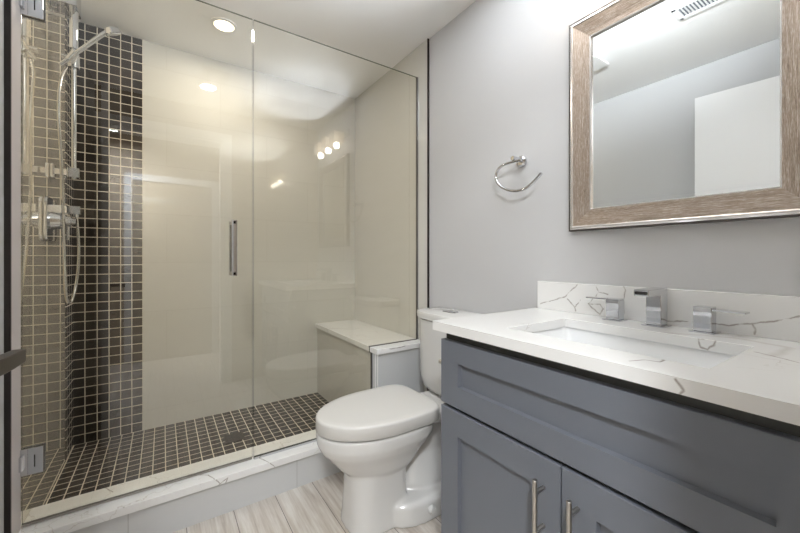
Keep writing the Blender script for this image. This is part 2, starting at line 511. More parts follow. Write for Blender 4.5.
struct('trim_2', bm, M['black_trim'], 'dark edge strip at the left end of the shower tile')
bm = BM(); box(bm, TL, TL + 0.0015, YT, GY - 0.006, 0, CZ)
struct('trim_7', bm, M['jamb'], 'pale tile end strip in front of the glass door')
bm = BM(); box(bm, TL, TL + 0.003, YB - 0.186, YB, SF, CZ)
struct('wall_left_mosaic', bm, M['mosaic_left'], 'narrow dark mosaic return on the left shower wall')
bm = BM(); box(bm, XL, XR, YB, YB + 0.1, 0, CZ)
struct('wall_back', bm, M['tile_back'], 'glossy beige large format tile wall at the back of the shower')
bm = BM(); box(bm, TL, -0.105, YB - 0.003, YB, SF, CZ)
struct('wall_back_mosaic', bm, M['mosaic_back'], 'full height dark brown mosaic accent strip with pale grout')
# doorway wall (behind the lens) and the hall beyond
for i, (a, b, c, d) in enumerate(((XL, DX0, 0, CZ), (DX1, XR, 0, CZ), (DX0, DX1, DZ, CZ))):
    bm = BM(); box(bm, a, b, NY0, NY1, c, d)
    struct(('wall_near_left', 'wall_near_right', 'wall_near_top')[i], bm, M['hall_wall'])
def casing(name, x0, x1, z1, y0, y1, wdt=0.075):
    bm = BM()
    slab(bm, [(x0 - wdt, 0), (x0, 0), (x0, z1), (x1, z1), (x1, 0), (x1 + wdt, 0), (x1 + wdt, z1 + wdt), (x0 - wdt, z1 + wdt)], 1, y0, y1)
    return struct(name, bm, M['trim'], bevel=0.004)
casing('trim_3', DX0 + 0.012, DX1, DZ, NY1, NY1 + 0.018)
casing('trim_4', DX0, DX1, DZ, NY0 - 0.018, NY0)
bm = BM()
box(bm, DX0 - 0.001, DX0 + 0.014, NY0, NY1, 0, DZ); box(bm, DX1 - 0.014, DX1 + 0.001, NY0, NY1, 0, DZ); box(bm, DX0, DX1, NY0, NY1, DZ - 0.014, DZ + 0.001)
struct('trim_5', bm, M['trim'])
bm = BM(); box(bm, -1.6, 2.2, HY - 0.1, HY, 0, CZ); struct('wall_hall', bm, M['hall_wall'])
bm = BM(); box(bm, -1.7, -1.6, HY, NY0, 0, CZ); struct('wall_hall_left', bm, M['hall_wall'])
bm = BM(); box(bm, 2.2, 2.3, HY, NY0, 0, CZ); struct('wall_hall_right', bm, M['hall_wall'])
bm = BM(); box(bm, -1.6, XL, NY0, NY1, 0, CZ); box(bm, XR, 2.2, NY0, NY1, 0, CZ); struct('wall_hall_near', bm, M['hall_wall'])
casing('trim_6', -0.28, 0.50, 2.03, HY, HY + 0.018)
bm = BM(); box(bm, -0.28, 0.50, HY, HY + 0.008, 0, 2.03)
for (z0, z1) in ((0.2, 0.95), (1.1, 1.9)):
    for (x0, x1) in ((-0.17, 0.05), (0.17, 0.39)): box(bm, x0, x1, HY + 0.008, HY + 0.014, z0, z1)
struct('door_2', bm, M['door2'], bevel=0.003)

# bathroom door leaf, open against the left wall
dh = Vector((-0.365, 0.045, 0)); de = Vector((-0.272, 0.890, 0))
dirv = (de - dh).normalized(); nrm = Vector((dirv.y, -dirv.x, 0))
def dpt(a, h, z): return dh + dirv * a + nrm * h + Vector((0, 0, z))
LEN = (de - dh).length
bm = BM()
loft(bm, [[dpt(0, 0, z), dpt(LEN, 0, z), dpt(LEN, -0.038, z), dpt(0, -0.038, z)] for z in (0.012, 2.25)])
door = struct('door_1', bm, M['door'], 'white bathroom door standing open, seen in the mirror', bevel=0.002)
HZ = 0.993
bm = BM()
cyl(bm, dpt(LEN - 0.045, 0, HZ), dpt(LEN - 0.045, 0.008, HZ), 0.030, 32)
cyl(bm, dpt(LEN - 0.045, 0.008, HZ), dpt(LEN - 0.045, 0.069, HZ), 0.011, 24)
def lev(a, hw, hh): return [dpt(a, 0.069 - hw, HZ - hh), dpt(a, 0.069 + hw, HZ - hh), dpt(a, 0.069 + hw, HZ + hh), dpt(a, 0.069 - hw, HZ + hh)]
loft(bm, [lev(LEN - 0.014, 0.009, 0.0115), lev(LEN - 0.06, 0.010, 0.0125), lev(LEN - 0.10, 0.009, 0.0125), lev(LEN - 0.165, 0.008, 0.012)])
cyl(bm, dpt(LEN - 0.016, 0.069, HZ - 0.006), dpt(LEN - 0.0125, 0.069, HZ - 0.006), 0.0035, 12)
struct('door_handle', bm, M['bronze_handle'], 'dark nickel lever handle', parent=door, bevel=0.003, seg=3, smooth=True)

# ------------------------------------------------------------------ shower curb, bench
curb = thing('shower_curb', 'low shower curb in pale tile with a veined white stone top, running under the glass', 'curb', (0.3, 1.86, 0))
bm = BM(); box(bm, TL, BX - 0.0045, 1.782, 1.945, 0, 0.146)
obj('tiled_body', bm, M['tile_face'], curb, label='pale grey tiled curb face')
bm = BM(); box(bm, TL, BX - 0.0045, 1.766, 1.962, 0.146, 0.180)
obj('stone_top', bm, M['quartz2'], curb, bevel=0.003, label='white veined stone curb top')


bench = thing('shower_bench', 'tiled corner bench with a veined stone seat at the right end of the shower', 'bench', (1.2, 2.2, 0))
bm = BM(); box(bm, BX, TR - 0.0005, GY + 0.004, YB - 0.0005, SF, 0.608)
obj('bench_body', bm, M['tile_right'], bench)
bm = BM(); box(bm, BX, TR - 0.0005, 1.770, GY + 0.004, 0, 0.608)
obj('bench_end', bm, M['tile_plain'], bench, bevel=0.002, label='pale tiled end of the bench outside the glass')
bm = BM(); box(bm, BX - 0.016, TR - 0.0005, 1.752, YB - 0.0005, 0.608, 0.640)
obj('stone_seat', bm, M['quartz3'], bench, bevel=0.003, label='white veined stone bench seat')
bm = BM()
for y in (1.766, 1.790): box(bm, BX - 0.004, BX, y, y + 0.008, 0.18, 0.608)
obj('edge_strip', bm, M['trim'], bench, bevel=0.0015)

# ------------------------------------------------------------------ shower glass
GT = 2.326
def glass_panel(name, poly, parent):
    bm = BM(); slab(bm, poly, 1, GY - 0.005, GY + 0.005)
    bmesh.ops.recalc_face_normals(bm, faces=bm.faces)
    for f in bm.faces: f.material_index = 0 if abs(f.normal.y) > 0.9 else 1
    return obj(name, bm, [M['glass'], M['glass_edge']], parent)
sd = thing('shower_door', 'frameless clear glass shower door with chrome hinges and a pull handle', 'shower door', (-0.02, GY, 0.18))
glass_panel('glass_pane', [(-0.426, 0.192), (0.362, 0.192), (0.362, GT), (-0.426, GT)], sd)
bm = BM(); box(bm, -0.425, 0.36, GY - 0.004, GY + 0.004, 0.183, 0.192)
obj('bottom_seal', bm, M['clear_seal'], sd)
for zc in (0.420, 2.092):
    bm = BM()
    box(bm, TL + 0.0005, TL + 0.010, GY - 0.030, GY + 0.028, zc - 0.026, zc + 0.026)
    hg = obj('hinge', bm, M['chrome'], sd, bevel=0.001, label='chrome wall hinge')
    bm = BM()
    for s in (-1, 1):
        y = GY + s * 0.0105
        pr = [(-0.368, zc - 0.048), (-0.4285, zc - 0.048), (-0.4285, zc - 0.026), (-0.424, zc - 0.026), (-0.424, zc + 0.026), (-0.4285, zc + 0.026), (-0.4285, zc + 0.048), (-0.368, zc + 0.048)]
        slab(bm, pr, 1, y - 0.005, y + 0.005)
    obj('clamp_plate', bm, M['chrome'], hg, bevel=0.001)
    bm = BM()
    box(bm, -0.3925, -0.3895, GY - 0.017, GY - 0.0154, zc - 0.022, zc + 0.022)
    box(bm, -0.371, -0.366, GY - 0.0045, GY + 0.0045, zc - 0.05, zc + 0.05)
    obj('dark_gasket', bm, M['black'], hg)
bm = BM()
for s in (-1, 1):
    y0 = GY + s * 0.0052; y1 = GY + s * 0.046
    a, b = sorted((y0, y1))
    zs = (1.090, 1.328)
    for z in zs:
        box(bm, 0.268, 0.284, a, b, z - 0.009, z + 0.009)
    c, d = sorted((y1, y1 - s * 0.010))
    box(bm, 0.264, 0.288, c, d, zs[0] - 0.012, zs[1] + 0.012)
obj('pull_handle', bm, M['chrome'], sd, bevel=0.003, seg=3, label='chrome flat bar pull handle')

sp = thing('fixed_glass_panel', 'fixed clear glass panel notched over the bench, right of the glass door', 'glass panel', (0.86, GY, 0.18))
glass_panel('glass_pane', [(0.368, 0.181), (BX - 0.006, 0.181), (BX - 0.006, 0.606), (BX - 0.018, 0.606), (BX - 0.018, 0.642), (TR - 0.003, 0.642), (TR - 0.003, GT), (0.368, GT)], sp)
bm = BM()
for s in (-1, 1): box(bm, TR - 0.007, TR, GY + s * 0.0075 - 0.002, GY + s * 0.0075 + 0.002, 0.642, GT)
box(bm, TR - 0.003, TR, GY - 0.0055, GY + 0.0055, 0.642, GT)
obj('wall_channel', bm, M['chrome'], sp, label='slim chrome wall channel')
bm = BM()
for s in (-1, 1): box(bm, 0.37, BX - 0.006, GY + s * 0.0072 - 0.0015, GY + s * 0.0072 + 0.0015, 0.180, 0.190)
for s in (-1, 1): box(bm, BX - 0.005, BX, GY + s * 0.0072 - 0.0015, GY + s * 0.0072 + 0.0015, 0.180, 0.606)
obj('base_channel', bm, M['chrome'], sp)
bm = BM()
box(bm, BX - 0.020, TR - 0.007, GY - 0.0065, GY + 0.0065, 0.640, 0.6435)
box(bm, TR - 0.0095, TR - 0.007, GY - 0.0065, GY + 0.0065, 0.6435, GT)
box(bm, BX - 0.0075, BX - 0.005, GY - 0.0065, GY + 0.0065, 0.19, 0.606)
obj('seal', bm, M['frame_edge'], sp)

# ------------------------------------------------------------------ shower fittings
BY, BXX = 2.25, -0.350
sb = thing('shower_rail', 'chrome slide rail on the left shower wall holding the hand shower', 'shower rail', (TL, BY, 1.55))
bm = BM(); cyl(bm, (BXX, BY, 1.535), (BXX, BY, 2.326), 0.0095, 24)
obj('rail', bm, M['chrome'], sb, smooth=True)
bm = BM(); cyl(bm, (BXX, BY, 2.15), (BXX, BY, 2.326), 0.0165, 24)
obj('upper_sleeve', bm, M['chrome'], sb, smooth=True)
bm = BM(); slab(bm, rrect(-0.3805, BY, 0.097, 0.115, 0.006), 2, 2.326, 2.42)
box(bm, -0.425, -0.405, BY - 0.02, BY + 0.02, 2.312, 2.328)
obj('top_bracket', bm, M['chrome'], sb, bevel=0.003)
bm = BM()
box(bm, TL + 0.001, BXX - 0.012, BY - 0.011, BY + 0.011, 1.549, 1.577)
box(bm, BXX - 0.022, BXX + 0.022, BY - 0.019, BY + 0.019, 1.541, 1.585)
box(bm, TL + 0.0005, TL + 0.014, BY - 0.024, BY + 0.024, 1.530, 1.596)
obj('lower_bracket', bm, M['chrome'], sb, bevel=0.003)
bm = BM()
cyl(bm, (BXX, BY, 2.060), (BXX, BY, 2.115), 0.021, 28)
cyl(bm, (BXX - 0.042, BY - 0.012, 2.098), (BXX + 0.0, BY - 0.012, 2.098), 0.014, 24)
cyl(bm, (BXX - 0.01, BY - 0.045, 2.070), (BXX + 0.012, BY - 0.045, 2.112), 0.017, 24)
cyl(bm, (BXX, BY - 0.045, 2.09), (BXX, BY, 2.09), 0.012, 20)
obj('slider', bm, M['chrome'], sb, smooth=True)

hs = thing('hand_shower', 'chrome hand shower head resting in the slider of the rail', 'hand shower', (BXX, BY - 0.05, 2.08))
hb = Vector((BXX - 0.006, BY - 0.045, 2.088)); ht = Vector((-0.240, BY - 0.045, 2.235))
bm = BM()
tube(bm, spline([hb - (ht - hb) * 0.30, hb, hb + (ht - hb) * 0.5, ht, ht + Vector((0.040, 0, 0.038))], 5), 0.011, 18,
     [0.0075 + 0.0025 * min(1, k / 12) for k in range(21)])
obj('handle', bm, M['chrome'], hs, smooth=True)
bm = BM()
c0 = ht + Vector((0.034, 0, 0.034)); ax = Vector((0.38, 0.30, -0.85)).normalized()
cyl(bm, c0 - ax * 0.008, c0 + ax * 0.014, 0.028, 36, 0.036)
cyl(bm, c0 + ax * 0.014, c0 + ax * 0.020, 0.036, 36, 0.034)
obj('spray_head', bm, M['chrome'], hs, smooth=True)
bm = BM(); cyl(bm, c0 + ax * 0.0202, c0 + ax * 0.0215, 0.029, 32)
obj('spray_face', bm, M['bolt'], hs, smooth=True)

OZ = 1.385
hose_pts = [(-0.372, 2.225, 2.045), (-0.385, 2.20, 1.983), (-0.388, 2.165, 1.869), (-0.384, 2.157, 1.733), (-0.38, 2.175, 1.583), (-0.378, 2.185, 1.427),
            (-0.370, 2.165, 1.198), (-0.362, 2.14, 1.042), (-0.358, 2.137, 0.989), (-0.352, 2.150, 0.961), (-0.346, 2.181, 0.970), (-0.340, 2.215, 1.022), (-0.334, 2.238, 1.106),
            (-0.332, 2.245, 1.20), (-0.337, 2.253, 1.296), (-0.343, 2.255, OZ - 0.018)]
bm = BM(); tube(bm, spline(hose_pts, 10), 0.0058, 12)
hose = obj('shower_hose', bm, M['hose'], None, smooth=True, origin=(-0.38, 2.15, 0.95))
tag(hose, 'looping metal hose hanging from the hand shower beside the valve', 'hose')
so = thing('hose_outlet', 'small square chrome hose outlet on the tile behind the valve', 'hose outlet', (TL, 2.255, OZ))
bm = BM(); slab(bm, rrect(2.255, OZ, 0.052, 0.052, 0.008), 0, TL + 0.0005, TL + 0.008)
obj('wall_plate', bm, M['chrome'], so, bevel=0.001)
bm = BM(); box(bm, TL + 0.008, -0.326, 2.237, 2.273, OZ - 0.016, OZ + 0.022)
cyl(bm, (-0.343, 2.255, OZ - 0.030), (-0.343, 2.255, OZ - 0.014), 0.010, 18)
obj('elbow', bm, M['chrome'], so, bevel=0.002)

sv = thing('shower_valve', 'chrome shower mixer valve with a rounded plate on the left shower wall', 'shower valve', (TL, 2.21, 1.33))
bm = BM(); slab(bm, rrect(2.205, 1.335, 0.175, 0.195, 0.03, 8), 0, TL + 0.0005, TL + 0.014)
obj('plate', bm, M['chrome'], sv, bevel=0.004, seg=3)
bm = BM(); cyl(bm, (TL + 0.014, 2.205, 1.330), (TL + 0.045, 2.205, 1.330), 0.042, 36, 0.034)
cyl(bm, (TL + 0.045, 2.205, 1.330), (TL + 0.078, 2.205, 1.330), 0.025, 36)
obj('knob', bm, M['chrome'], sv, smooth=True)
bm = BM(); cyl(bm, (TL + 0.066, 2.205, 1.330), (TL + 0.066, 2.205, 1.245), 0.006, 18)
cyl(bm, (TL + 0.078, 2.205, 1.330), (TL + 0.095, 2.205, 1.330), 0.016, 24)
obj('lever', bm, M['chrome'], sv, smooth=True)

# drain
dr = thing('shower_drain', 'small square dark metal drain in the mosaic shower floor', 'drain', (0.355, 2.317, SF))
bm = BM(); s = 0.052
slab(bm, rrect(0.355, 2.317, 2 * s, 2 * s, 0.004), 2, SF, SF + 0.003)
obj('plate', bm, M['drain'], dr)
bm = BM()
for i in range(-3, 4):
    for j in range(-3, 4):
        if (i + j) % 2 == 0 and abs(i) >= abs(j) * 0.6:
            bm2 = rrect(0.355 + i * 0.0125, 2.317 + j * 0.0125, 0.0085, 0.0085, 0.002, 2)
            slab(bm, bm2, 2, SF + 0.0030, SF + 0.0036)
obj('hole_pattern', bm, M['black'], dr)
bm = BM()
for q in ((0.303, 0.407, 2.265, 2.2685), (0.303, 0.407, 2.3655, 2.369), (0.303, 0.3065, 2.265, 2.369), (0.4035, 0.407, 2.265, 2.369)):
    box(bm, *q, SF + 0.001, SF + 0.0045)
obj('rim', bm, M['drain'], dr)

# ------------------------------------------------------------------ recessed lights, vent
def recessed(x, y, label, lens, r=0.052):
    t = thing('recessed_light', label, 'ceiling light', (x, y, CZ))
    bm = BM()
    n = 40
    rings = []
    for rr, z in ((r + 0.018, CZ - 0.0005), (r + 0.018, CZ - 0.005), (r + 0.002, CZ - 0.008), (r, CZ - 0.004), (r, CZ - 0.0005)):
        rings.append([(x + rr * math.cos(2 * PI * k / n), y + rr * math.sin(2 * PI * k / n), z) for k in range(n)])
    loft(bm, rings, False, False)
    obj('trim_ring', bm, M['trim'], t, smooth=True)
    bm = BM(); cyl(bm, (x, y, CZ - 0.004), (x, y, CZ - 0.001), r, 40)
    obj('lens', bm, lens, t)
    return t
recessed(0.297, 2.295, 'round recessed downlight glowing in the shower ceiling', M['lens_warm'])
area('shower_lamp', (0.297, 2.295, CZ - 0.012), 0.11, LAMP_SHOWER, (1, 0.92, 0.81))
fc = thing('exhaust_fan_cover', 'plain square white fan cover on the ceiling at the left edge of the mirror', 'fan cover', (0.254, 1.30, CZ))
bm = BM(); slab(bm, rrect(0.254, 1.33, 0.19, 0.19, 0.015), 2, CZ - 0.022, CZ - 0.010)
obj('cover', bm, M['trim'], fc, bevel=0.003)
bm = BM(); slab(bm, rrect(0.254, 1.33, 0.15, 0.15, 0.01), 2, CZ - 0.010, CZ)
obj('housing', bm, M['cab'], fc)

vt = thing('ceiling_vent', 'white slatted ceiling vent seen in the mirror', 'vent', (0.344, 0.64, CZ))
bm = BM()
x0, x1, y0, y1 = 0.274, 0.414, 0.49, 0.793
box(bm, x0, x1, y0, y0 + 0.02, CZ - 0.008, CZ); box(bm, x0, x1, y1 - 0.02, y1, CZ - 0.008, CZ)
box(bm, x0, x0 + 0.02, y0, y1, CZ - 0.008, CZ); box(bm, x1 - 0.02, x1, y0, y1, CZ - 0.008, CZ)
obj('grille_frame', bm, M['trim'], vt, bevel=0.002)
bm = BM(); box(bm, x0 + 0.01, x1 - 0.01, y0 + 0.01, y1 - 0.01, CZ - 0.002, CZ - 0.0005)
obj('duct_opening', bm, M['cab'], vt)
bm = BM()
k = y0 + 0.026
while k < y1 - 0.024:
    v = [(x0 + 0.015, k, CZ - 0.007), (x1 - 0.015, k, CZ - 0.007), (x1 - 0.015, k + 0.010, CZ - 0.003), (x0 + 0.015, k + 0.010, CZ - 0.003)]
    loft(bm, [v, [(a, b, c - 0.0015) for a, b, c in v]])
    k += 0.0155
obj('slats', bm, M['trim'], vt)

# lamp added in the hall, out of view, to light the bathroom from the front
hl = thing('hall_fill_lamp', 'added round flush lamp in the hall behind the doorway, fill light for the bathroom', 'ceiling light', (-0.45, -0.68, CZ))
bm = BM(); cyl(bm, (-0.45, -0.68, CZ - 0.03), (-0.45, -0.68, CZ), 0.17, 40)
obj('base', bm, M['trim'], hl, smooth=True)
bm = BM()
rings = [[(-0.45 + 0.16 * math.cos(a) * math.cos(2 * PI * k / 32), -0.68 + 0.16 * math.cos(a) * math.sin(2 * PI * k / 32), CZ - 0.03 - 0.05 * math.sin(a)) for k in range(32)] for a in [i * PI / 2 / 6 * 0.95 for i in range(7)]]
loft(bm, rings)
obj('diffuser', bm, M['hall_fill_lens'], hl, smooth=True)
area('hall_fill_area', (-0.45, -0.68, CZ - 0.10), 0.32, FILL_HALL, (0.93, 0.97, 1.0))

# ------------------------------------------------------------------ vanity light above the mirror
VY, VZ = 0.545, 2.255
vl = thing('vanity_light', 'three lamp chrome vanity light on the grey wall above the mirror', 'wall lamp', (XR, VY, VZ))
bm = BM(); box(bm, XR - 0.02, XR, VY - 0.27, VY + 0.27, VZ - 0.005, VZ + 0.055)
obj('back_plate', bm, M['chrome'], vl, bevel=0.003)
for dy in (-0.19, 0, 0.19):
    y = VY + dy; x = XR - 0.095
    bm = BM(); box(bm, x - 0.008, XR - 0.02, y - 0.008, y + 0.008, VZ + 0.02, VZ + 0.036)
    box(bm, x - 0.028, x + 0.028, y - 0.028, y + 0.028, VZ + 0.012, VZ + 0.03)
    arm = obj('arm', bm, M['chrome'], vl, bevel=0.002)
    bm = BM()
    h0, h1 = VZ - 0.075, VZ + 0.02
    o, i_ = 0.050, 0.046
    loft(bm, [[(x + a * o, y + b * o, z) for a, b in ((-1, -1), (1, -1), (1, 1), (-1, 1))] for z in (h1, h0)] +
             [[(x + a * i_, y + b * i_, z) for a, b in ((-1, -1), (1, -1), (1, 1), (-1, 1))] for z in (h0, h1 - 0.004)])
    obj('glass_shade', bm, M['shade'], arm)
    bm = BM()
    rings = [[(x + r * math.cos(2 * PI * k / 16), y + r * math.sin(2 * PI * k / 16), VZ + z) for k in range(16)] for r, z in ((0.010, 0.012), (0.012, -0.002), (0.022, -0.022), (0.022, -0.036), (0.012, -0.048), (0.002, -0.051))]
    loft(bm, rings)
    obj('bulb', bm, M['bulb'], arm, smooth=True)
    l = bpy.data.lights.new('ceiling_fill_spot', 'SPOT'); l.energy = FILL_CEILING; l.color = (0.91, 0.96, 1.0); l.shadow_soft_size = 0.04  # added fill spot beside each shade, brightens the ceiling; not the bulb's light
    l.spot_size = math.radians(116); l.spot_blend = 1.0
    lo = bpy.data.objects.new('ceiling_fill_spot', l); COL.objects.link(lo); lo.location = (x - 0.075, y, VZ + 0.02)
    lo.rotation_euler = Vector((-0.58, 0.40, 0.72)).to_track_quat('-Z', 'Y').to_euler()
    l = bpy.data.lights.new('vanity_lamp', 'POINT'); l.energy = LAMP_VANITY; l.color = (1, 0.94, 0.87); l.shadow_soft_size = 0.03
    lo = bpy.data.objects.new('vanity_lamp', l); COL.objects.link(lo); lo.location = (x - 0.0, y, VZ - 0.09)

# ------------------------------------------------------------------ mirror
def frame_sweep(bm, Y0, Y1, Z0, Z1, prof):
    """mitred frame on the right wall; prof = (inset, stand-off from the wall)"""
    uvl = bm.loops.layers.uv.verify()
    cor = [(Y0, Z0, 1, 1), (Y1, Z0, -1, 1), (Y1, Z1, -1, -1), (Y0, Z1, 1, -1)]
    for k in range(4):
        a, b = cor[k], cor[(k + 1) % 4]
        for (u0, h0), (u1, h1) in zip(prof, prof[1:] + prof[:1]):
            def P(c, u, h): return Vector((XR - h, c[0] + c[2] * u, c[1] + c[3] * u))
            pts = [P(a, u0, h0), P(b, u0, h0), P(b, u1, h1), P(a, u1, h1)]
            f = bm.faces.new([bm.verts.new(p) for p in pts])
            for lp, p, uu in zip(f.loops, pts, (u0, u0, u1, u1)):
                along = p.y if k % 2 == 0 else p.z
                lp[uvl].uv = (along + k * 3.7, uu + 0.3)
MY0, MY1, MZ0, MZ1 = 0.138, 0.804, 1.268, 2.092
mr = thing('framed_mirror', 'large wall mirror in a wide brushed champagne wood frame', 'mirror', (XR, (MY0 + MY1) / 2, MZ0))
bm = BM(); frame_sweep(bm, MY0, MY1, MZ0, MZ1, [(0, 0.0), (0, 0.026), (0.014, 0.026), (0.014, 0.0)])
obj('frame_edge', bm, M['frame_edge'], mr, label='dark outer edge of the frame')
bm = BM(); frame_sweep(bm, MY0 + 0.005, MY1 - 0.005, MZ0 + 0.005, MZ1 - 0.005, [(0, 0.016), (0.001, 0.027), (0.006, 0.031), (0.011, 0.032), (0.014, 0.029), (0.014, 0.016)])
obj('silver_bead', bm, M['grey_lip'], mr, label='silvery outer bead')
bm = BM(); frame_sweep(bm, MY0 + 0.019, MY1 - 0.019, MZ0 + 0.019, MZ1 - 0.019, [(0, 0.016), (0, 0.0285), (0.012, 0.0265), (0.028, 0.0235), (0.044, 0.0205), (0.060, 0.019), (0.060, 0.008)])
obj('frame_face', bm, M['frame'], mr)
bm = BM(); frame_sweep(bm, MY0 + 0.079, MY1 - 0.079, MZ0 + 0.079, MZ1 - 0.079, [(0, 0.008), (0, 0.0195), (0.004, 0.019), (0.004, 0.008)])
obj('inner_lip', bm, M['grey_lip'], mr)
bm = BM(); box(bm, XR - 0.010, XR - 0.004, MY0 + 0.075, MY1 - 0.075, MZ0 + 0.075, MZ1 - 0.075)
obj('mirror_glass', bm, M['mirror'], mr)

# ------------------------------------------------------------------ towel ring
tr_ = thing('towel_ring', 'open chrome towel ring on the grey wall above the toilet tank', 'towel ring', (XR, 1.05, 1.60))
RX = 1.315
bm = BM(); cyl(bm, (XR, 1.045, 1.606), (XR - 0.010, 1.045, 1.606), 0.026, 36)
cyl(bm, (XR - 0.010, 1.045, 1.606), (XR - 0.016, 1.045, 1.606), 0.024, 36, 0.018)
cyl(bm, (XR - 0.012, 1.045, 1.612), (RX - 0.008, 1.045, 1.612), 0.010, 24)
obj('mount', bm, M['chrome'], tr_, smooth=True)
ringp = []
for px, py in ((521.5, 160), (512, 162), (503.7, 164.8), (498.5, 169), (496, 175), (496.8, 181), (501, 186.2), (509, 190.2), (518, 190.8), (526, 188), (533, 182.5), (538, 177), (541.5, 173)):
    t = (px - 400) / 354.4
    s = RX / (math.sin(YAW) + t * math.cos(YAW))
    ringp.append((RX, s * (math.cos(YAW) - t * math.sin(YAW)), 1.16 - (py - 258.5) / 354.4 * s))
ringp = [(x, round(y, 3), round(z, 3)) for x, y, z in ringp]
bm = BM(); tube(bm, spline(ringp, 6), 0.0068, 14)
obj('ring', bm, M['chrome'], tr_, smooth=True)

# ------------------------------------------------------------------ vanity
FX = 0.800            # face of doors and drawer front
VY0, VY1 = 0.050, 0.941
vn = thing('vanity_cabinet', 'grey shaker vanity cabinet with a wide drawer front above two doors', 'cabinet', (1.1, 0.495, 0))
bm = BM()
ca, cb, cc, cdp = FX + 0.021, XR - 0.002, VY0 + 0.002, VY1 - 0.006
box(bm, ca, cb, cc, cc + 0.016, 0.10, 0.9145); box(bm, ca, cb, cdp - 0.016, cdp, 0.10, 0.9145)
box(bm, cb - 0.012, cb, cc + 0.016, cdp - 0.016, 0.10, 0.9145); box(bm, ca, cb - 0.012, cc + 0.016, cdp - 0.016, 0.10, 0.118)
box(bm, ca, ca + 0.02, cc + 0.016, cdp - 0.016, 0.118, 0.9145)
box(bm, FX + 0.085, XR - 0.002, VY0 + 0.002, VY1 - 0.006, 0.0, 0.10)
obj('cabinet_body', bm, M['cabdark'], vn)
bm = BM(); box(bm, FX + 0.0225, XR - 0.002, VY1 - 0.006, VY1 - 0.003, 0.0, 0.90)
obj('side_panel', bm, M['cab'], vn)
def shaker(y0, y1, z0, z1, st, rt, rb, dep=0.014, th=0.020):
    bm = BM()
    def R(x, a, b, c, d): return [bm.verts.new(p) for p in ((x, a, c), (x, b, c), (x, b, d), (x, a, d))]
    bk = R(FX + th, y0, y1, z0, z1)
    e0 = R(FX + 0.0015, y0, y1, z0, z1)
    e1 = R(FX, y0 + 0.0015, y1 - 0.0015, z0 + 0.0015, z1 - 0.0015)
    i0 = R(FX, y0 + st, y1 - st, z0 + rb, z1 - rt)
    i1 = R(FX + dep, y0 + st + 0.002, y1 - st - 0.002, z0 + rb + 0.003, z1 - rt - 0.001)
    for a, b in ((bk, e0), (e0, e1), (e1, i0), (i0, i1)):
        for k in range(4):
            j = (k + 1) % 4
            bm.faces.new((a[k], a[j], b[j], b[k]))
    bm.faces.new(i1); bm.faces.new(list(reversed(bk)))
    return bm
obj('drawer_front', shaker(VY0, VY1, 0.668, 0.883, 0.084, 0.068, 0.070), M['cab'], vn)
def pull(parent, y, zt):
    L = 0.158; x = FX - 0.036
    bm = BM(); cyl(bm, (x, y, zt - L), (x, y, zt), 0.0062, 24)
    p = obj('bar_pull', bm, M['satin'], parent, smooth=True, bevel=0.0008, label='satin nickel bar pull')
    for z in (zt - 0.031, zt - 0.127):
        bm = BM(); cyl(bm, (x, y, z), (FX, y, z), 0.0050, 18)
        obj('post', bm, M['satin'], p, smooth=True)
mid = 0.4965
dL = obj('door', shaker(mid + 0.0017, VY1, 0.112, 0.656, 0.083, 0.080, 0.080), M['cab'], vn)
pull(dL, mid + 0.0465, 0.613)
dR = obj('door', shaker(VY0, mid - 0.0017, 0.112, 0.656, 0.083, 0.080, 0.080), M['cab'], vn)
pull(dR, mid - 0.0425, 0.611)
bm = BM(); cyl(bm, (0.835, VY1 - 0.006, 0.787), (0.835, VY1 + 0.030, 0.787), 0.005, 16)
cyl(bm, (0.835, VY1 + 0.030, 0.787), (0.835, VY1 + 0.046, 0.787), 0.0085, 18)
obj('side_knob', bm, M['satin'], vn, smooth=True)

# countertop with sink cut-out
CX0, CY0, CY1, CT, CB = 0.774, 0.022, 0.957, 0.945, 0.915
SX0, SX1, SY0, SY1 = 0.888, 1.200, 0.240, 0.728
ct = thing('countertop', 'white quartz vanity countertop with brown veining and a low backsplash', 'countertop', (1.07, 0.49, CB))
bm = BM()
ys = [CY0, SY0, SY1, CY1]; xs = [CX0, SX0, SX1, XR - 0.001]
for i in range(3):
    for j in range(3):
        if i == 1 and j == 1: continue
        for z, flip in ((CT, 0), (CB, 1)):
            q = [(xs[i], ys[j], z), (xs[i + 1], ys[j], z), (xs[i + 1], ys[j + 1], z), (xs[i], ys[j + 1], z)]
            bm.faces.new([bm.verts.new(p) for p in (reversed(q) if flip else q)])
for (ax0, ay0, ax1, ay1) in ((xs[0], ys[0], xs[3], ys[0]), (xs[3], ys[0], xs[3], ys[3]), (xs[3], ys[3], xs[0], ys[3]), (xs[0], ys[3], xs[0], ys[0]),
                             (SX0, SY0, SX0, SY1), (SX0, SY1, SX1, SY1), (SX1, SY1, SX1, SY0), (SX1, SY0, SX0, SY0)):
    bm.faces.new([bm.verts.new(p) for p in ((ax0, ay0, CB), (ax1, ay1, CB), (ax1, ay1, CT), (ax0, ay0, CT))])
bmesh.ops.remove_doubles(bm, verts=bm.verts, dist=1e-5)
obj('slab', bm, M['quartz'], ct, bevel=0.0018)
bm = BM(); box(bm, XR - 0.022, XR - 0.001, CY0, 0.951, CT, CT + 0.117)
obj('backsplash', bm, M['quartz'], ct, bevel=0.0015)

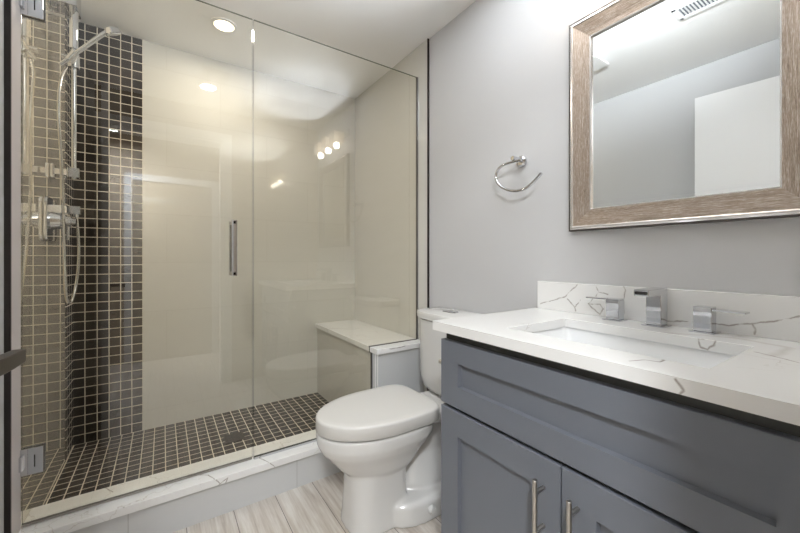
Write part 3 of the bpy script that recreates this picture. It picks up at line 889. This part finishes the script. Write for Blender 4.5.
sk = thing('undermount_sink', 'rectangular white undermount sink below the countertop cutout', 'sink', ((SX0 + SX1) / 2, (SY0 + SY1) / 2, 0.78))
bm = BM()
def srect(g, z, r): return [(x, y, z) for x, y in rrect((SX0 + SX1) / 2, (SY0 + SY1) / 2, SX1 - SX0 + g, SY1 - SY0 + g, r, 6)]
loft(bm, [srect(0.05, 0.900, 0.03), srect(0.05, 0.9145, 0.03), srect(0.016, 0.9145, 0.02), srect(0.004, 0.900, 0.022), srect(-0.03, 0.82, 0.035), srect(-0.06, 0.795, 0.05), srect(-0.16, 0.787, 0.06)], False, True)
loft(bm, [srect(0.05, 0.900, 0.03), srect(0.0, 0.80, 0.04), srect(-0.1, 0.775, 0.06)], False, True)
obj('basin', bm, M['sink'], sk, smooth=True, angle=50)
bm = BM(); cyl(bm, (1.04, 0.485, 0.786), (1.04, 0.485, 0.790), 0.03, 32)
obj('drain_cap', bm, M['chrome'], sk, smooth=True)

# faucet
def fhandle(yc, sgn, label):
    t = thing('faucet_tap', label, 'tap', (1.307, yc, CT), 'square chrome taps on the countertop')
    bm = BM(); box(bm, 1.280, 1.334, yc - 0.030, yc + 0.030, CT, CT + 0.005)
    obj('base_plate', bm, M['chrome'], t, bevel=0.001)
    bm = BM(); box(bm, 1.287, 1.329, yc - 0.021, yc + 0.021, CT + 0.005, CT + 0.071 + (0.005 if sgn < 0 else 0))
    obj('block', bm, M['chrome'], t, bevel=0.0015)
    bm = BM()
    y0 = yc - sgn * 0.021; y1 = yc + sgn * 0.092
    a = CT + 0.071 if sgn > 0 else CT + 0.066
    if sgn < 0: y0 = yc - 0.0211
    loft(bm, [[(x, y, z + dz) for x, z in ((1.288, 0), (1.328, 0), (1.328, 0.005), (1.288, 0.005))] for y, dz in ((y0, a), (y1, a - 0.001))])
    obj('lever', bm, M['chrome'], t, bevel=0.0012)
fhandle(0.610, 1, 'chrome faucet handle left of the spout, blade lever pointing left')
fhandle(0.364, -1, 'chrome faucet handle right of the spout, blade lever pointing right')
ft = thing('faucet_spout', 'square chrome faucet spout with a flat open waterfall mouth', 'faucet', (1.31, 0.485, CT))
bm = BM(); box(bm, 1.277, 1.340, 0.454, 0.516, CT, CT + 0.005)
obj('base_plate', bm, M['chrome'], ft, bevel=0.001)
bm = BM()
slab(bm, [(1.284, CT + 0.005), (1.334, CT + 0.005), (1.334, CT + 0.122), (1.203, CT + 0.120), (1.198, CT + 0.118), (1.198, CT + 0.103), (1.203, CT + 0.100), (1.284, CT + 0.099)], 1, 0.464, 0.505)
obj('spout_body', bm, M['chrome'], ft, bevel=0.0015)
bm = BM(); slab(bm, rrect(0.4845, CT + 0.1105, 0.034, 0.009, 0.0035), 0, 1.1968, 1.1985)
obj('mouth', bm, M['black'], ft)

# ------------------------------------------------------------------ toilet
TC = 1.395
to = thing('toilet', 'white two piece toilet with closed lid between the shower curb and vanity', 'toilet', (0.9, TC, 0))
def egg(xf, xr, hw, z, n=48, pf=2.0, pr=3.2, wide=0.55, yc=TC):
    """plan outline: round nose at xf, squarer tail at xr; widest at 'wide' of the length"""
    xm = xf + (xr - xf) * wide
    o = []
    for k in range(n):
        t = 2 * PI * k / n
        c, s = math.cos(t), math.sin(t)
        p = pf if c < 0 else pr
        L = (xm - xf) if c < 0 else (xr - xm)
        o.append((xm + L * math.copysign(abs(c) ** (2 / p), c), yc + hw * math.copysign(abs(s) ** (2 / p), s), z))
    return o
# bowl and pedestal, fused and smoothed
bm = BM()
loft(bm, [egg(0.665, 0.95, 0.105, 0.225, pr=2.4), egg(0.625, 0.985, 0.130, 0.262, pr=2.4), egg(0.580, 1.02, 0.155, 0.315, pr=2.4),
          egg(0.545, 1.045, 0.178, 0.355, pr=2.6), egg(0.530, 1.055, 0.188, 0.385), egg(0.527, 1.057, 0.191, 0.4325)])
loft(bm, [egg(0.648, 0.925, 0.118, 0.0, pf=3.0, pr=6, wide=0.5), egg(0.654, 0.918, 0.111, 0.05, pf=3.0, pr=6, wide=0.5), egg(0.660, 0.915, 0.106, 0.14, pf=3.0, pr=6, wide=0.5), egg(0.664, 0.915, 0.106, 0.30, pf=2.6, pr=5, wide=0.5)])
loft(bm, [[(x, TC + s_ * hwv, z) for x, s_ in ((0.98, -1), (1.345, -1), (1.345, 1), (0.98, 1))] for z, hwv in ((0.375, 0.09), (0.40, 0.115), (0.445, 0.125))])
# foot and trapway
loft(bm, [egg(0.80, 1.22, 0.172, 0.0, pf=3, pr=4), egg(0.80, 1.22, 0.170, 0.085, pf=3, pr=4), egg(0.82, 1.20, 0.150, 0.100, pf=3, pr=4)])
loft(bm, [egg(0.90, 1.19, 0.105, 0.06), egg(0.90, 1.20, 0.108, 0.12), egg(0.93, 1.20, 0.090, 0.165), egg(0.97, 1.19, 0.058, 0.24), egg(0.98, 1.18, 0.058, 0.40)])
bowl = obj('bowl', bm, M['china'], to, smooth=True)
rm = bowl.modifiers.new('remesh', 'REMESH'); rm.mode = 'VOXEL'; rm.voxel_size = 0.006; rm.use_smooth_shade = True
sm_ = bowl.modifiers.new('smooth', 'SMOOTH'); sm_.factor = 0.5; sm_.iterations = 14
bm = BM()
def off(z, d): return egg(0.526 + d, 1.058 - d, 0.194 - d, z, pr=5.5, wide=0.56)
loft(bm, [off(0.4375, 0.012), off(0.4395, 0.004), off(0.444, 0.0), off(0.4865, 0.0), off(0.4915, 0.0012), off(0.4955, 0.0045), off(0.4975, 0.011), off(0.4985, 0.04)])
obj('seat_lid', bm, M['seat'], to, smooth=True, angle=60)
for s_ in (-1, 1):
    bm = BM(); cyl(bm, (1.055, TC + s_ * 0.075 - 0.02, 0.462), (1.055, TC + s_ * 0.075 + 0.02, 0.462), 0.013, 20)
    obj('seat_hinge', bm, M['seat'], to, smooth=True)
def tank_ring(z, g, hw, xf=1.172):
    o = []
    n = 20
    # curved front from +Y to -Y, straight back against the wall
    for k in range(n + 1):
        s_ = 1 - 2 * k / n
        y = hw * s_
        bul = (1 - abs(s_) ** 3.6) * 0.055
        o.append((xf + 0.050 - bul - g, TC + 0.005 + y + (g if s_ > 0 else -g) * abs(s_), z))
    o.append((1.362, TC + 0.005 - hw - g, z)); o.append((1.362, TC + 0.005 + hw + g, z))
    return o
bm = BM()
loft(bm, [tank_ring(0.449, -0.040, 0.195), tank_ring(0.456, -0.018, 0.206), tank_ring(0.475, -0.006, 0.212), tank_ring(0.52, 0.000, 0.215), tank_ring(0.830, 0.004, 0.217)])
obj('tank', bm, M['china'], to, smooth=True, angle=40)
bm = BM()
loft(bm, [tank_ring(0.833, 0.006, 0.219), tank_ring(0.838, 0.013, 0.219), tank_ring(0.862, 0.014, 0.219), tank_ring(0.871, 0.010, 0.219), tank_ring(0.875, 0.0, 0.219)])
obj('tank_lid', bm, M['china'], to, smooth=True, angle=40)
bm = BM()
loft(bm, [[(x, y, z) for x, y in rrect(1.275, TC + 0.028, 0.052, 0.098, 0.022, 6)] for z in (0.874, 0.880)])
obj('flush_button', bm, M['chrome'], to, smooth=True, label='oval chrome flush button')
for s_ in (-1, 1):
    bm = BM()
    y0_, y1_ = TC + s_ * 0.166, TC + s_ * 0.188
    tube(bm, [(0.985, y0_, 0.055), (0.985, TC + s_ * 0.182, 0.055), (0.985, y1_, 0.055)], 0.017, 20, [0.018, 0.017, 0.012])
    obj('bolt_cap', bm, M['bolt'], to, smooth=True)
